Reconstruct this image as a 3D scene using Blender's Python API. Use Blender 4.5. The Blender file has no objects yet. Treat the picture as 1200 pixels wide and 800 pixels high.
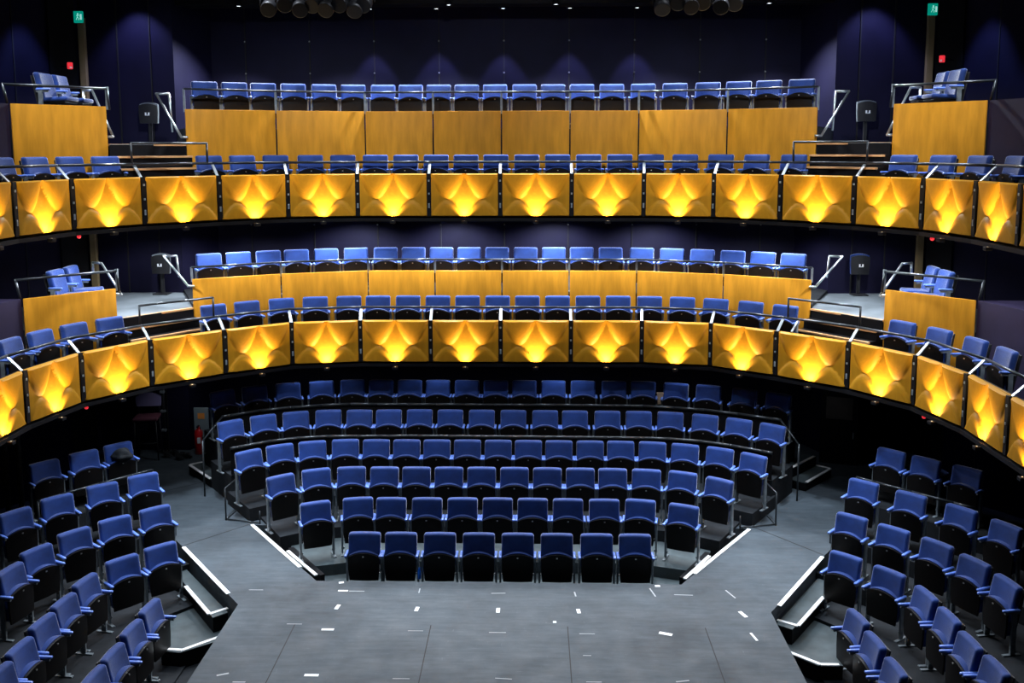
import bpy, bmesh, math, random
from mathutils import Vector, Matrix
random.seed(7)
SC = bpy.context.scene
COL = SC.collection
PI = math.pi
# ------------------------------------------------------------------ camera
F, PPY, YAW, PIT, ROL, CX, CH = 1150.0, 320.0, -0.0241, 0.1267, 0.0021, 0.656, 6.2
cy_, sy_ = math.cos(YAW), math.sin(YAW)
cp_, sp_ = math.cos(PIT), math.sin(PIT)
cr_, sr_ = math.cos(ROL), math.sin(ROL)
R0 = Vector((cy_, -sy_, 0)); FW = Vector((cp_*sy_, cp_*cy_, -sp_)); U0 = Vector((sp_*sy_, sp_*cy_, cp_))
RT = R0*cr_ - U0*sr_; UP = R0*sr_ + U0*cr_
EYE = Vector((CX, 0, CH))
cam_d = bpy.data.cameras.new('camera'); cam = bpy.data.objects.new('camera', cam_d); COL.objects.link(cam)
cam_d.sensor_width = 36; cam_d.lens = 36*F/1200; cam_d.shift_y = -(400-PPY)/1200
cam_d.clip_start = .05; cam_d.clip_end = 200
m = Matrix((RT, UP, -FW)).transposed().to_4x4(); m.translation = EYE
cam.matrix_world = m
SC.camera = cam

def ray(u, v): return RT*((u-600)/F) + UP*((PPY-v)/F) + FW
def atz(u, v, z):
    r = ray(u, v); t = (z-CH)/r.z; return EYE + r*t
def aty(u, v, y):
    r = ray(u, v); return EYE + r*(y/r.y)
def proju(p):
    q = Vector(p)-EYE; return 600+F*q.dot(RT)/q.dot(FW)

# ------------------------------------------------------------------ materials
MATS = {}
def mat(name, base, rough=.6, metal=0, spec=.5, var=0.0, vscale=8, bump=0, bscale=60, stretch=(1,1,1), emis=None, estr=0, coat=0, sheen=0, obrand=0):
    m = bpy.data.materials.new(name); m.use_nodes = True; nt = m.node_tree; n = nt.nodes; l = nt.links
    b = n['Principled BSDF']
    b.inputs['Base Color'].default_value = (*base, 1); b.inputs['Roughness'].default_value = rough
    b.inputs['Metallic'].default_value = metal; b.inputs['Specular IOR Level'].default_value = spec
    b.inputs['Coat Weight'].default_value = coat
    if sheen: b.inputs['Sheen Weight'].default_value = sheen; b.inputs['Sheen Roughness'].default_value = .28
    if emis: b.inputs['Emission Color'].default_value = (*emis, 1); b.inputs['Emission Strength'].default_value = estr
    tc = n.new('ShaderNodeTexCoord'); mp = n.new('ShaderNodeMapping'); mp.inputs['Scale'].default_value = stretch
    l.new(tc.outputs['Object'], mp.inputs['Vector'])
    if var or obrand:
        nz = n.new('ShaderNodeTexNoise'); nz.inputs['Scale'].default_value = vscale; nz.inputs['Detail'].default_value = 5
        l.new(mp.outputs[0], nz.inputs['Vector'])
        oi = n.new('ShaderNodeObjectInfo')
        ad = n.new('ShaderNodeMath'); ad.operation = 'MULTIPLY_ADD'; ad.inputs[1].default_value = obrand
        l.new(oi.outputs['Random'], ad.inputs[0]); 
        mr = n.new('ShaderNodeMapRange'); mr.inputs[1].default_value = .3; mr.inputs[2].default_value = .7
        mr.inputs[3].default_value = 1-var; mr.inputs[4].default_value = 1+var
        l.new(nz.outputs[0], mr.inputs[0]); l.new(mr.outputs[0], ad.inputs[2])
        mx = n.new('ShaderNodeVectorMath'); mx.operation = 'SCALE'; mx.inputs[0].default_value = base
        l.new(ad.outputs[0], mx.inputs['Scale']); l.new(mx.outputs[0], b.inputs['Base Color'])
    if bump:
        nb = n.new('ShaderNodeTexNoise'); nb.inputs['Scale'].default_value = bscale; nb.inputs['Detail'].default_value = 3
        l.new(mp.outputs[0], nb.inputs['Vector'])
        bp = n.new('ShaderNodeBump'); bp.inputs['Strength'].default_value = bump; bp.inputs['Distance'].default_value = .01
        l.new(nb.outputs[0], bp.inputs['Height']); l.new(bp.outputs[0], b.inputs['Normal'])
    MATS[name] = m; return m

BLUE = mat('blue_upholstery', (.0115,.043,.205), .75, spec=.3, var=.24, vscale=6, bump=.25, bscale=220, sheen=.8, obrand=-.22)
ARMB = mat('blue_arm_vinyl', (.12,.22,.66), .35, var=.05)
BLACK = mat('black_plastic', (.0050,.0042,.0042), .42, spec=.16, var=.2, vscale=20)
SHELL = mat('black_shell', (.010,.010,.012), .5)
LEGM = mat('grey_steel', (.20,.23,.25), .35, .25, var=.25, vscale=12)
RAILM = mat('dark_rail_paint', (.035,.04,.045), .3, .5)
STEEL = mat('brushed_steel', (.50,.54,.56), .3, .9, var=.1, vscale=30)
WOOD = mat('veneer_wood', (.52,.222,.016), .5, spec=.10, var=.20, vscale=1.6, stretch=(5,5,.9), bump=.05, bscale=30, obrand=.10)
FWOOD = mat('fascia_wood', (.35,.160,.008), .5, spec=.10, var=.10, vscale=2.0, stretch=(9,9,.8))
NOSEW = mat('oak_nosing', (.62,.33,.14), .45, var=.1)
WALLM = mat('indigo_wall_paint', (.0065,.0058,.020), .6, spec=.12, var=.22, vscale=1.6, bump=.06, bscale=25)
SEAM = mat('seam_black', (.002,.002,.003), .8)
DARK = mat('black_paint', (.004,.004,.005), .6, spec=.12, var=.3, vscale=4)
TERR = mat('dark_carpet', (.013,.015,.018), .85, spec=.2, var=.3, vscale=5, bump=.2, bscale=120)
PURP = mat('purple_parapet', (.020,.015,.038), .5, spec=.2, var=.15, vscale=3)
LANDM = mat('landing_lino', (.13,.15,.165), .5, spec=.2, var=.25, vscale=2)
TREAD = mat('tread_lino', (.055,.070,.075), .55, spec=.2, var=.3, vscale=4)
WHITE = mat('white_nosing', (.86,.84,.82), .4)
TAPE = mat('white_tape', (.85,.86,.86), .5)
RED = mat('red_paint', (.55,.010,.012), .3, coat=.4)
BOARD = mat('grey_board', (.20,.25,.27), .5)
ORNG = mat('orange_sign', (.85,.30,.06), .5)
BRASS = mat('stud_metal', (.6,.6,.58), .3, .9)
TAN = mat('tan_post_paint', (.28,.20,.10), .5)
CABLE = mat('cable_rubber', (.01,.01,.012), .5)
GREEN = mat('exit_green', (.0,.30,.20), .4, emis=(.0,.42,.30), estr=.55)
EXW = mat('exit_white', (.8,.9,.9), .4, emis=(.5,1,.9), estr=.6)
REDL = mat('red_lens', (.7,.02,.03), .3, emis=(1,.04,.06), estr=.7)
WARM = mat('warm_lens', (1,.9,.6), .3, emis=(1,.80,.42), estr=.5)
COOL = mat('cool_lens', (.9,.95,1), .3, emis=(.8,.9,1), estr=5)
GOLDL = mat('brass_lens', (.5,.40,.16), .25, .7)
MAROON = mat('maroon_fabric', (.12,.03,.05), .8)
LILAC = mat('faded_violet_fabric', (.20,.17,.32), .8)
BROWN = mat('dull_brown_panel', (.06,.045,.035), .7, var=.3, vscale=3)
BEIGE = mat('beige_card', (.40,.28,.18), .7)
CYANB = mat('bright_blue_plastic', (.0,.16,.85), .3)

def stage_material():
    m = bpy.data.materials.new('stage_boards'); m.use_nodes = True; nt = m.node_tree; n = nt.nodes; l = nt.links
    b = n['Principled BSDF']; b.inputs['Specular IOR Level'].default_value = .16; tc = n.new('ShaderNodeTexCoord')
    def noise(sc, st, det=6, rough=.6):
        mp = n.new('ShaderNodeMapping'); mp.inputs['Scale'].default_value = st; l.new(tc.outputs['Object'], mp.inputs[0])
        z = n.new('ShaderNodeTexNoise'); z.inputs['Scale'].default_value = sc; z.inputs['Detail'].default_value = det; z.inputs['Roughness'].default_value = rough
        l.new(mp.outputs[0], z.inputs[0]); return z.outputs[0]
    def rng(o, a, b_, c, d):
        r = n.new('ShaderNodeMapRange'); r.inputs[1].default_value = a; r.inputs[2].default_value = b_; r.inputs[3].default_value = c; r.inputs[4].default_value = d
        l.new(o, r.inputs[0]); return r.outputs[0]
    a = rng(noise(.55, (1,1,1)), .3, .7, .62, 1.4)
    c = rng(noise(2.2, (1,6,1)), .35, .7, .86, 1.16)
    s = rng(noise(9, (.6,5,1), 8, .7), .60, .75, 1.0, 1.9)
    s2 = rng(noise(7, (4,.8,1), 8, .7), .62, .76, 1.0, 1.7)
    def mul(x, y):
        q = n.new('ShaderNodeMath'); q.operation = 'MULTIPLY'; l.new(x, q.inputs[0]); l.new(y, q.inputs[1]); return q.outputs[0]
    k = mul(mul(a, c), mul(s, s2))
    v = n.new('ShaderNodeVectorMath'); v.operation = 'SCALE'; v.inputs[0].default_value = (.052,.064,.075)
    l.new(k, v.inputs['Scale']); l.new(v.outputs[0], b.inputs['Base Color'])
    l.new(rng(noise(3, (1,1,1)), .3, .7, .5, .7), b.inputs['Roughness'])
    bp = n.new('ShaderNodeBump'); bp.inputs['Strength'].default_value = .08; l.new(noise(25, (1,3,1)), bp.inputs['Height']); l.new(bp.outputs[0], b.inputs['Normal'])
    return m
STAGE = stage_material()

# ------------------------------------------------------------------ mesh helpers
def nb(): return bmesh.new()
def box(bm, c, s, rot=None, bev=0):
    r = bmesh.ops.create_cube(bm, size=1); vs = r['verts']
    M = Matrix.Translation(c) @ (rot.to_4x4() if rot else Matrix.Identity(4)) @ Matrix.Diagonal((s[0], s[1], s[2], 1))
    bmesh.ops.transform(bm, matrix=M, verts=vs)
    if bev:
        es = list({e for v in vs for e in v.link_edges})
        bmesh.ops.bevel(bm, geom=es, offset=bev, segments=2, profile=.5, affect='EDGES')
def tube(bm, a, b, r, seg=8):
    a = Vector(a); b = Vector(b); d = b-a; L = d.length
    if L < 1e-5: return
    q = d.to_track_quat('Z', 'Y').to_matrix().to_4x4()
    bmesh.ops.create_cone(bm, cap_ends=True, segments=seg, radius1=r, radius2=r, depth=L, matrix=Matrix.Translation((a+b)/2) @ q)
def path(bm, pts, r, seg=8):
    for i in range(len(pts)-1): tube(bm, pts[i], pts[i+1], r, seg)
    for p in pts[1:-1]: bmesh.ops.create_uvsphere(bm, u_segments=seg, v_segments=6, radius=r*1.02, matrix=Matrix.Translation(p))
def bar(bm, a, b, w, t):
    a = Vector(a); b = Vector(b); d = b-a
    q = d.to_track_quat('Z', 'Y').to_matrix()
    box(bm, (a+b)/2, (w, t, d.length), q)
def prism(bm, pts, z0, z1):
    lo = [bm.verts.new((p[0], p[1], z0)) for p in pts]; hi = [bm.verts.new((p[0], p[1], z1)) for p in pts]
    n = len(pts)
    for f in ([bm.faces.new(lo[::-1]), bm.faces.new(hi)] + [bm.faces.new((lo[i], lo[(i+1) % n], hi[(i+1) % n], hi[i])) for i in range(n)]): pass
    bmesh.ops.recalc_face_normals(bm, faces=bm.faces[:])
def lathe(bm, prof, seg=16, M=None):
    rings = []
    for r, z in prof: rings.append([bm.verts.new((r*math.cos(2*PI*i/seg), r*math.sin(2*PI*i/seg), z)) for i in range(seg)])
    for a, b in zip(rings, rings[1:]):
        for i in range(seg): bm.faces.new((a[i], a[(i+1) % seg], b[(i+1) % seg], b[i]))
    bm.faces.new(rings[0][::-1]); bm.faces.new(rings[-1])
    if M: bmesh.ops.transform(bm, matrix=M, verts=[v for r in rings for v in r])
def ob(name, bm, mt, parent=None, smooth=False, loc=None, rz=0):
    me = bpy.data.meshes.new(name); bm.to_mesh(me); bm.free()
    if isinstance(mt, (list, tuple)):
        for q in mt: me.materials.append(q)
    else: me.materials.append(mt)
    if smooth:
        me.polygons.foreach_set('use_smooth', [True]*len(me.polygons))
    o = bpy.data.objects.new(name, me); COL.objects.link(o)
    if parent: o.parent = parent
    if loc is not None: o.location = loc
    if rz: o.rotation_euler = (0, 0, rz)
    return o
def smooth_by_angle(o, ang=35):
    me = o.data; b = bmesh.new(); b.from_mesh(me)
    for e in b.edges:
        if len(e.link_faces) == 2 and e.calc_face_angle(0) > math.radians(ang): e.smooth = False
    for f in b.faces: f.smooth = True
    b.to_mesh(me); b.free()
def tag(o, label, cat, group=None):
    o['label'] = label; o['category'] = cat
    if group: o['group'] = group
    return o
def struct(name, bm, mt):
    o = ob(name, bm, mt); o['kind'] = 'structure'; return o
def empty(name, loc=(0,0,0), rz=0):
    o = bpy.data.objects.new(name, None); COL.objects.link(o); o.location = loc; o.rotation_euler = (0,0,rz); o.empty_display_size = .1
    return o
def copy_tree(o, parent=None):
    c = o.copy(); COL.objects.link(c)
    if parent: c.parent = parent
    for ch in KIDS.get(o, []): copy_tree(ch, c)
    return c
KIDS = {}
def kid(par, o): KIDS.setdefault(par, []).append(o); return o

def offset(poly, d):
    """shift an open polyline sideways; +d is to the left of travel"""
    out = []
    n = len(poly)
    for i in range(n):
        a = Vector(poly[max(i-1, 0)][:2]); b = Vector(poly[i][:2]); c = Vector(poly[min(i+1, n-1)][:2])
        t1 = (b-a).normalized() if (b-a).length > 1e-6 else (c-b).normalized()
        t2 = (c-b).normalized() if (c-b).length > 1e-6 else t1
        n1 = Vector((-t1.y, t1.x)); n2 = Vector((-t2.y, t2.x)); mm = (n1+n2).normalized()
        k = d/max(.5, mm.dot(n1))
        out.append((b.x+mm.x*k, b.y+mm.y*k))
    return out
ORD = ['zeroth','first','second','third','fourth','fifth','sixth','seventh','eighth','ninth','tenth','eleventh','twelfth']
def side_word(i, n, a='from the left', b='from the right'):
    if n % 2 == 1 and i == n//2 and n > 4: return 'the middle one'
    if i < (n+1)//2: return ORD[i+1]+' '+a
    return ORD[n-i]+' '+b

# ------------------------------------------------------------------ plan
FAS = [(0,18.21),(1.323,18.21),(2.653,18.21),(3.897,17.973),(4.919,17.20),(5.895,16.27),(6.589,15.183),(6.838,13.925),(6.838,12.655),(6.838,11.38)]
FASC = [(-x, y) for x, y in FAS[:0:-1]] + FAS      # left to right
MAIN = [(-5.66,17.72),(-4.22,18.53),(-2.63,19.05),(-1.315,19.05),(0,19.05),(1.315,19.05),(2.63,19.05),(4.22,18.53),(5.66,17.72)]
ZB, ZT = [2.191, 4.944], [2.983, 5.735]            # fascia bottom / top, lower and upper tier
ZPAN = [3.823, 6.907]
ZFR = [2.51, 5.21]; ZBK = [3.36, 6.57]; ZLAND = [3.30, 6.28]
TIER = ['lower balcony', 'upper balcony']
WALL = [(-10.3,0),(-10.3,16.9),(-8.75,19.1),(-8.35,19.6),(-6.5,19.6),(-6.1,20.7)]
WALLC = WALL + [(-x, y) for x, y in WALL[::-1]]

# ------------------------------------------------------------------ shell
def wall_strip(name, pts, z0, z1, th=.2, mt=WALLM):
    bm = nb(); out = offset(pts, th)
    prism(bm, list(pts)+out[::-1], z0, z1); return struct(name, bm, mt)
wall_strip('wall_left', [(-10.3,-3),(-10.3,16.9),(-8.75,19.1),(-8.35,19.6)], -1, 11.5)
wall_strip('wall_back', [(-8.35,19.6),(-6.5,19.6),(-6.1,20.7),(6.1,20.7),(6.5,19.6),(8.35,19.6)], -1, 11.5)
wall_strip('wall_right', [(8.35,19.6),(8.75,19.1),(10.3,16.9),(10.3,-3)], -1, 11.5)
bm = nb(); box(bm, (0,9,11.6), (21,25,.2)); struct('ceiling', bm, DARK)
bm = nb(); box(bm, (0,-3.1,5.3), (21,.2,12.6)); struct('wall_front', bm, DARK)
# painted wall board joints with fixing studs
bm = nb()
for k in range(-4, 5):
    x = k*1.345; box(bm, (x,20.69,5.5), (.022,.03,11))
for sx in (-1, 1):
    for x in (6.95, 7.6): box(bm, (sx*x,19.59,5.5), (.022,.03,11))
    for t in (.25,.55,.85):
        p = Vector((8.75,19.1)).lerp(Vector((10.3,16.9)), t); box(bm, (sx*p.x,p.y,5.5), (.022,.03,11), Matrix.Rotation(-sx*math.radians(54.8), 3, 'Z'))
struct('trim_1', bm, SEAM)
bm = nb()
for k in range(-4, 5):
    for z in (7.75,8.4,4.85,4.6): bmesh.ops.create_uvsphere(bm, u_segments=8, v_segments=5, radius=.018, matrix=Matrix.Translation((k*1.345,20.67,z)))
struct('trim_2', bm, BRASS)
# tan door posts beside the recesses
for sx, nm in ((-1,'left'),(1,'right')):
    for lv, (z0, z1) in enumerate(((3.3,4.95),(6.3,8.75))):
        bm = nb(); box(bm, (sx*8.25,19.5,(z0+z1)/2), (.13,.1,z1-z0), bev=.01)
        tag(ob('door_post', bm, TAN), 'tan timber post on the %s wall behind the %s box' % (nm, ('lower','upper')[lv]), 'post', 'tan wall posts')
    bm = nb(); box(bm, (sx*8.56,19.28,5), (.52,.08,11), Matrix.Rotation(-sx*math.radians(51), 3, 'Z')); struct('trim_3', bm, DARK)

# stage and floor
bm = nb()
prism(bm, [(-3.42,-2),(3.83,-2),(3.83,12.6),(5.1,14.5),(5.85,15.54),(4.16,15.54),(2.75,13.43),(-2.51,13.45),(-4.05,15.54),(-5.6,15.54),(-4.89,14.64),(-3.42,12.69)], -.98, 0)
struct('floor', bm, STAGE)
bm = nb()
prism(bm, [(-5.6,15.54),(5.85,15.54),(7.2,16.9),(8.6,18.4),(8.4,19.7),(6.5,20.8),(-6.5,20.8),(-8.4,19.7),(-8.3,18.3),(-6.95,17.0)], -.98, -.001)
struct('floor_walkway', bm, STAGE)
bm = nb(); box(bm, (0,9,-.83), (20.6,24,.36)); struct('floor_pit', bm, TERR)
# joints between stage boards
bm = nb()
def groove(a, b, w=.012): 
    a = Vector((*a, .0)); b = Vector((*b, .0)); d = (b-a); ang = math.atan2(d.y, d.x)
    box(bm, ((a.x+b.x)/2,(a.y+b.y)/2,.0005), (d.length,w,.002), Matrix.Rotation(ang, 3, 'Z'))
for x in (-2.5,-.71,1.08,2.87): groove((x,12.15),(x+(.05 if x<0 else .05),-1.9))
groove((-4.88,14.68),(-4.05,15.62), .02); groove((4.24,15.62),(5.08,14.5), .02)
groove((-6.6,16.65),(-5.3,17.9), .008)
struct('trim_4', bm, SEAM)

def strip_box(name, a, b, z, w=.06, t=.012, mt=WHITE, lab=None):
    bm = nb(); a = Vector(a); b = Vector(b); d = b-a
    box(bm, ((a.x+b.x)/2,(a.y+b.y)/2,z+t/2), (d.length,w,t), Matrix.Rotation(math.atan2(d.y,d.x), 3, 'Z'), bev=.003)
    o = ob(name, bm, mt)
    if lab: tag(o, lab, 'step edge', 'white step edges')
    return o
def tread(name, pts, z0, z1, lab, noses, mt=TREAD):
    e = empty(name, (sum(p[0] for p in pts)/len(pts), sum(p[1] for p in pts)/len(pts), z0))
    off = Vector(e.location)
    bm = nb(); prism(bm, [(p[0]-off.x, p[1]-off.y) for p in pts], 0, z1-z0-.012); ob('step_body', bm, DARK, e)
    bm = nb(); prism(bm, [(p[0]-off.x, p[1]-off.y) for p in pts], z1-z0-.012, z1-z0); ob('tread', bm, mt, e)
    for a, b in noses:
        a = Vector(a); b = Vector(b); d = b-a; bm = nb()
        box(bm, ((a.x+b.x)/2-off.x,(a.y+b.y)/2-off.y,z1-z0), (d.length,.055,.02), Matrix.Rotation(math.atan2(d.y,d.x), 3, 'Z'), bev=.004)
        ob('white_nosing', bm, WHITE, e)
    tag(e, lab, 'step', 'steps'); return e
for (a, b, z, lab) in (((-4.05,15.54),(-2.85,13.89),0,'long white edge strip left of the centre seats, on the stage edge'),
                    ((4.16,15.5),(2.99,13.78),0,'long white edge strip right of the centre seats, on the stage edge'),
                    ((-4.86,14.6),(-3.65,13.0),0,'white edge strip along the stage beside the left seat bank'),
                    ((5.04,14.42),(3.98,12.78),0,'white edge strip along the stage beside the right seat bank')):
    strip_box('edge_strip', a, b, z, lab=lab)
tread('pit_step', [(-3.30,14.92),(-2.56,13.92),(-2.50,13.96),(-3.22,14.97)], -.33, -.13, 'low black step with white edge left of the front row', [((-3.27,14.80),(-2.62,13.92))], DARK)
tread('pit_step', [(3.42,14.85),(2.86,13.92),(2.80,13.96),(3.34,14.90)], -.33, -.13, 'low black step with white edge right of the front row', [((3.38,14.73),(2.87,13.90))], DARK)
# steps down from the stage into the side banks
tread('bank_step', [(-4.93,14.55),(-3.62,12.86),(-3.78,12.70),(-4.62,13.85),(-5.25,14.45)], -.42, -.2, 'grey step beside the left seat bank, first below the stage', [((-4.50,13.66),(-3.86,12.80)),((-3.86,12.80),(-3.66,12.98))])
tread('bank_step', [(-4.7,13.9),(-3.5,12.78),(-3.62,12.5),(-4.05,12.16),(-4.32,12.2)], -.65, -.42, 'grey step beside the left seat bank, second below the stage', [((-4.30,12.24),(-4.04,12.22)),((-4.04,12.22),(-3.66,12.58))])
tread('bank_step', [(5.08,14.4),(3.92,12.66),(4.10,12.52),(4.92,13.7),(5.5,14.4)], -.42, -.2, 'grey step beside the right seat bank, first below the stage', [((4.80,13.50),(4.20,12.62)),((4.20,12.62),(3.96,12.78))])
tread('bank_step', [(5.0,13.8),(3.86,12.6),(3.9,12.4),(4.30,12.0),(4.62,12.0)], -.65, -.42, 'grey step beside the right seat bank, second below the stage', [((4.58,12.02),(4.34,12.02)),((4.34,12.02),(3.92,12.42))])
# steps up beside the centre block
for sx, nm in ((-1,'left'),(1,'right')):
    ox = 0 if sx < 0 else .25
    P = lambda x, y: (sx*x+ox, y)
    tread('block_step', [P(6.02,18.15),P(5.32,17.32),P(4.6,17.9),P(5.3,18.8)], 0, .16, 'black step with white edges at the %s end of the fifth row' % nm, [(P(6.0,18.13),P(5.34,17.36)),(P(6.0,18.15),P(5.78,18.33))])
    tread('block_step', [P(5.78,18.32),P(5.10,17.55),P(4.4,18.2),P(5.1,19.0)], .16, .34, 'black step with white edge at the %s end of the sixth row' % nm, [(P(5.74,18.32),P(5.12,17.62))])

# ------------------------------------------------------------------ balconies
def ribbon(a, b): return list(a)+list(b)[::-1]
for lv in (0, 1):
    zb = ZB[lv]
    inner = offset(FASC, .07); outer = offset(FASC, .86)
    bm = nb(); prism(bm, ribbon(offset(FASC,.12), offset(FASC,1.25)), zb+.03, ZFR[lv]); struct('floor_balcony_front', bm, TERR)
    # dark backing behind the wooden panels
    bm = nb(); prism(bm, ribbon(offset(FASC,.06), offset(FASC,.11)), zb-.06, ZT[lv]-.01); struct('trim_fascia', bm, DARK)
    bm = nb(); prism(bm, ribbon(offset(FASC,-.05), offset(FASC,.11)), zb-.09, zb-.03); struct('trim_fascia', bm, DARK)
    # raised back terrace
    bm = nb(); prism(bm, offset(MAIN,.03)+[(6.5,19.62),(6.1,20.75),(-6.1,20.75),(-6.5,19.62)], zb+.03, ZBK[lv]); struct('floor_balcony_back', bm, TERR)
    for sx in (-1, 1):
        bm = nb(); prism(bm, [(sx*6.52,16.5),(sx*5.66,17.7),(sx*6.45,19.7),(sx*8.5,19.7),(sx*8.5,17.4),(sx*7.0,17.4)], zb+.03, ZLAND[lv]-.01); struct('floor_landing_base', bm, DARK)
        bm = nb(); prism(bm, [(sx*6.52,16.5),(sx*5.66,17.7),(sx*6.45,19.7),(sx*8.5,19.7),(sx*8.5,17.4),(sx*7.0,17.4)], ZLAND[lv]-.01, ZLAND[lv]); struct('floor_landing', bm, LANDM)
        bm = nb(); prism(bm, [(sx*7.53,15.37),(sx*6.58,16.55),(sx*7.2,17.75),(sx*9.6,17.6),(sx*9.6,15.2)], zb+.03, ZBK[lv]-(0 if lv else .05)); struct('floor_box', bm, TERR)
        bm = nb(); prism(bm, [(sx*7.57,15.33),(sx*7.95,13.9),(sx*7.95,-2),(sx*10.3,-2),(sx*10.3,15.33)], zb+.03, ZPAN[lv]); struct('wall_parapet', bm, PURP)
        # treads rising through the aisle
        g0 = Vector((sx*6.55,16.53)); g1 = Vector((sx*5.66,17.72)); out = Vector((sx*.8,.6))
        n = 3 if lv == 0 else 4
        for i in range(n):
            zz = ZLAND[lv]-(i)*(.17 if lv == 0 else .205)
            o = -out*(.19*i)
            a = g0+o; b = g1+o; c = g1+out*.05; d = g0+out*.05
            if i:
                bm = nb(); prism(bm, [a, b, c, d], ZFR[lv]-.02, zz); struct('stair_%d' % i, bm, DARK)
            e = b-a; bm = nb(); box(bm, ((a.x+b.x)/2,(a.y+b.y)/2,zz-.014), (e.length,.05,.035), Matrix.Rotation(math.atan2(e.y,e.x), 3, 'Z'), bev=.004)
            tag(ob('oak_nosing', bm, NOSEW), 'oak edge of the %s aisle step, %s from the top, %s' % ('left' if sx<0 else 'right', ORD[i+1], TIER[lv]), 'step edge', 'oak step edges in the balcony aisles')

# sculpted wooden fascia panel: two hanging lobes above, two domes below
def relief_mesh():
    bm = nb(); NX, NZ = 64, 44; W, H = 1.0, 1.0; A = 1.0
    grid = []
    def h(s, t):
        a = abs(s)
        rim = .40+.57*((a-.25)/.25)**2
        arch = .385*(1-((a-.262)/.245)**2)
        base = -1.05*t*max(0, 1-(a/.30)**2)
        v = base
        if t > rim: v = base+(.9-base)*(1-math.exp(-(t-rim)/.15))
        if t < arch: v = base+(.8-base)*(1-math.exp(-(arch-t)/.06))
        # fade to the flat frame at the edges
        e = min(1, (.5-a)/.02, t/.015+.0, (1-t)/.02)
        return v*max(0, min(1, e))
    for j in range(NZ+1):
        row = []
        for i in range(NX+1):
            s = -.5+i/NX; t = j/NZ
            row.append(bm.verts.new((s, -h(s, t), t)))
        grid.append(row)
    for j in range(NZ):
        for i in range(NX): bm.faces.new((grid[j][i], grid[j][i+1], grid[j+1][i+1], grid[j+1][i]))
    # thin solid back
    b0 = [bm.verts.new((-.5,1.07,0)), bm.verts.new((.5,1.07,0)), bm.verts.new((.5,1.07,1)), bm.verts.new((-.5,1.07,1))]
    bm.faces.new(b0[::-1])
    def side(edge, p, q):
        bm.faces.new([p]+edge+[q])
    side(grid[0], b0[0], b0[1]) ; side([grid[j][NX] for j in range(NZ+1)], b0[1], b0[2])
    side(grid[NZ][::-1], b0[2], b0[3]); side([grid[j][0] for j in range(NZ, -1, -1)], b0[3], b0[0])
    bmesh.ops.recalc_face_normals(bm, faces=bm.faces[:])
    return bm
rp = None
def spot(name, loc, aim, energy, cone, blend, col, rad=.03):
    d = bpy.data.lights.new(name, 'SPOT'); d.energy = energy; d.spot_size = math.radians(cone); d.spot_blend = blend; d.color = col; d.shadow_soft_size = rad
    o = bpy.data.objects.new(name, d); COL.objects.link(o); o.location = loc
    o.rotation_euler = (Vector(aim)-Vector(loc)).to_track_quat('-Z', 'Y').to_euler(); return o
DEPTH = .055
bm = nb(); box(bm, (0,0,0), (.11,.10,.05), bev=.008); LAMPBODY = bm
bolt_me = None
for lv in (0, 1):
    pts = [(x, y-.03*(lv == 0)) for x, y in FASC]; n = len(pts)-1
    for i in range(n):
        a = Vector(pts[i]); b = Vector(pts[i+1]); d = b-a; w = d.length-.085; mid = (a+b)/2; ang = math.atan2(d.y, d.x)
        e = empty('relief_panel', (mid.x, mid.y, ZB[lv]), ang)
        H = ZT[lv]-ZB[lv]
        if rp is None:
            o = ob('wood_relief', relief_mesh(), FWOOD, e); smooth_by_angle(o, 60); rp = o
        else:
            o = rp.copy(); COL.objects.link(o); o.parent = e
        o.scale = (w, DEPTH, H)
        tag(e, 'glowing sculpted wooden balcony front panel, %s, on the %s' % (side_word(i, n), TIER[lv]), 'panel', 'sculpted wooden panels on the %s front' % TIER[lv])
        # uplight on the ledge below the panel
        nrm = Vector((d.y, -d.x)).normalized()
        p = mid+nrm*.10
        L = empty('uplight', (p.x, p.y, ZB[lv]-.085), ang)
        bm = nb(); box(bm, (0,0,-.015), (.10,.09,.05), bev=.008); box(bm, (0,.05,.0), (.05,.08,.02)); lb = ob('lamp_body', bm, DARK, L)
        bm = nb(); lathe(bm, [(.001,.006),(.012,.006),(.012,.011),(.001,.012)], 12); ob('lamp_lens', bm, WARM, lb)
        tag(L, 'small uplight under the sculpted panel, %s, on the %s' % (side_word(i, n), TIER[lv]), 'light', 'uplights under the %s panels' % TIER[lv])
        l = spot('uplight_beam', (0,0,.03), (0,.05,.55), 165, 112, 1.0, (1,.76,.42), .012)
        l.parent = L
        # seam strip with bolt plates between panels
    for i, p in enumerate(pts):
        a = Vector(pts[max(i-1,0)]); b = Vector(pts[min(i+1,n)]); d = b-a; ang = math.atan2(d.y, d.x)
        bm = nb(); box(bm, (0,0,(ZB[lv]+ZT[lv])/2), (.085,.05,ZT[lv]-ZB[lv]))
        o = struct('trim_seam', bm, DARK); o.location = (p[0], p[1]+.025, 0); o.rotation_euler = (0,0,ang)
        bm = nb()
        for z in (.20,.42,.66): box(bm, (0,-.028,ZB[lv]+z), (.03,.012,.035 if z != .20 else .09), bev=.003)
        o = struct('trim_seam_plate', bm, LEGM); o.location = (p[0], p[1]+.025, 0); o.rotation_euler = (0,0,ang)

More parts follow.
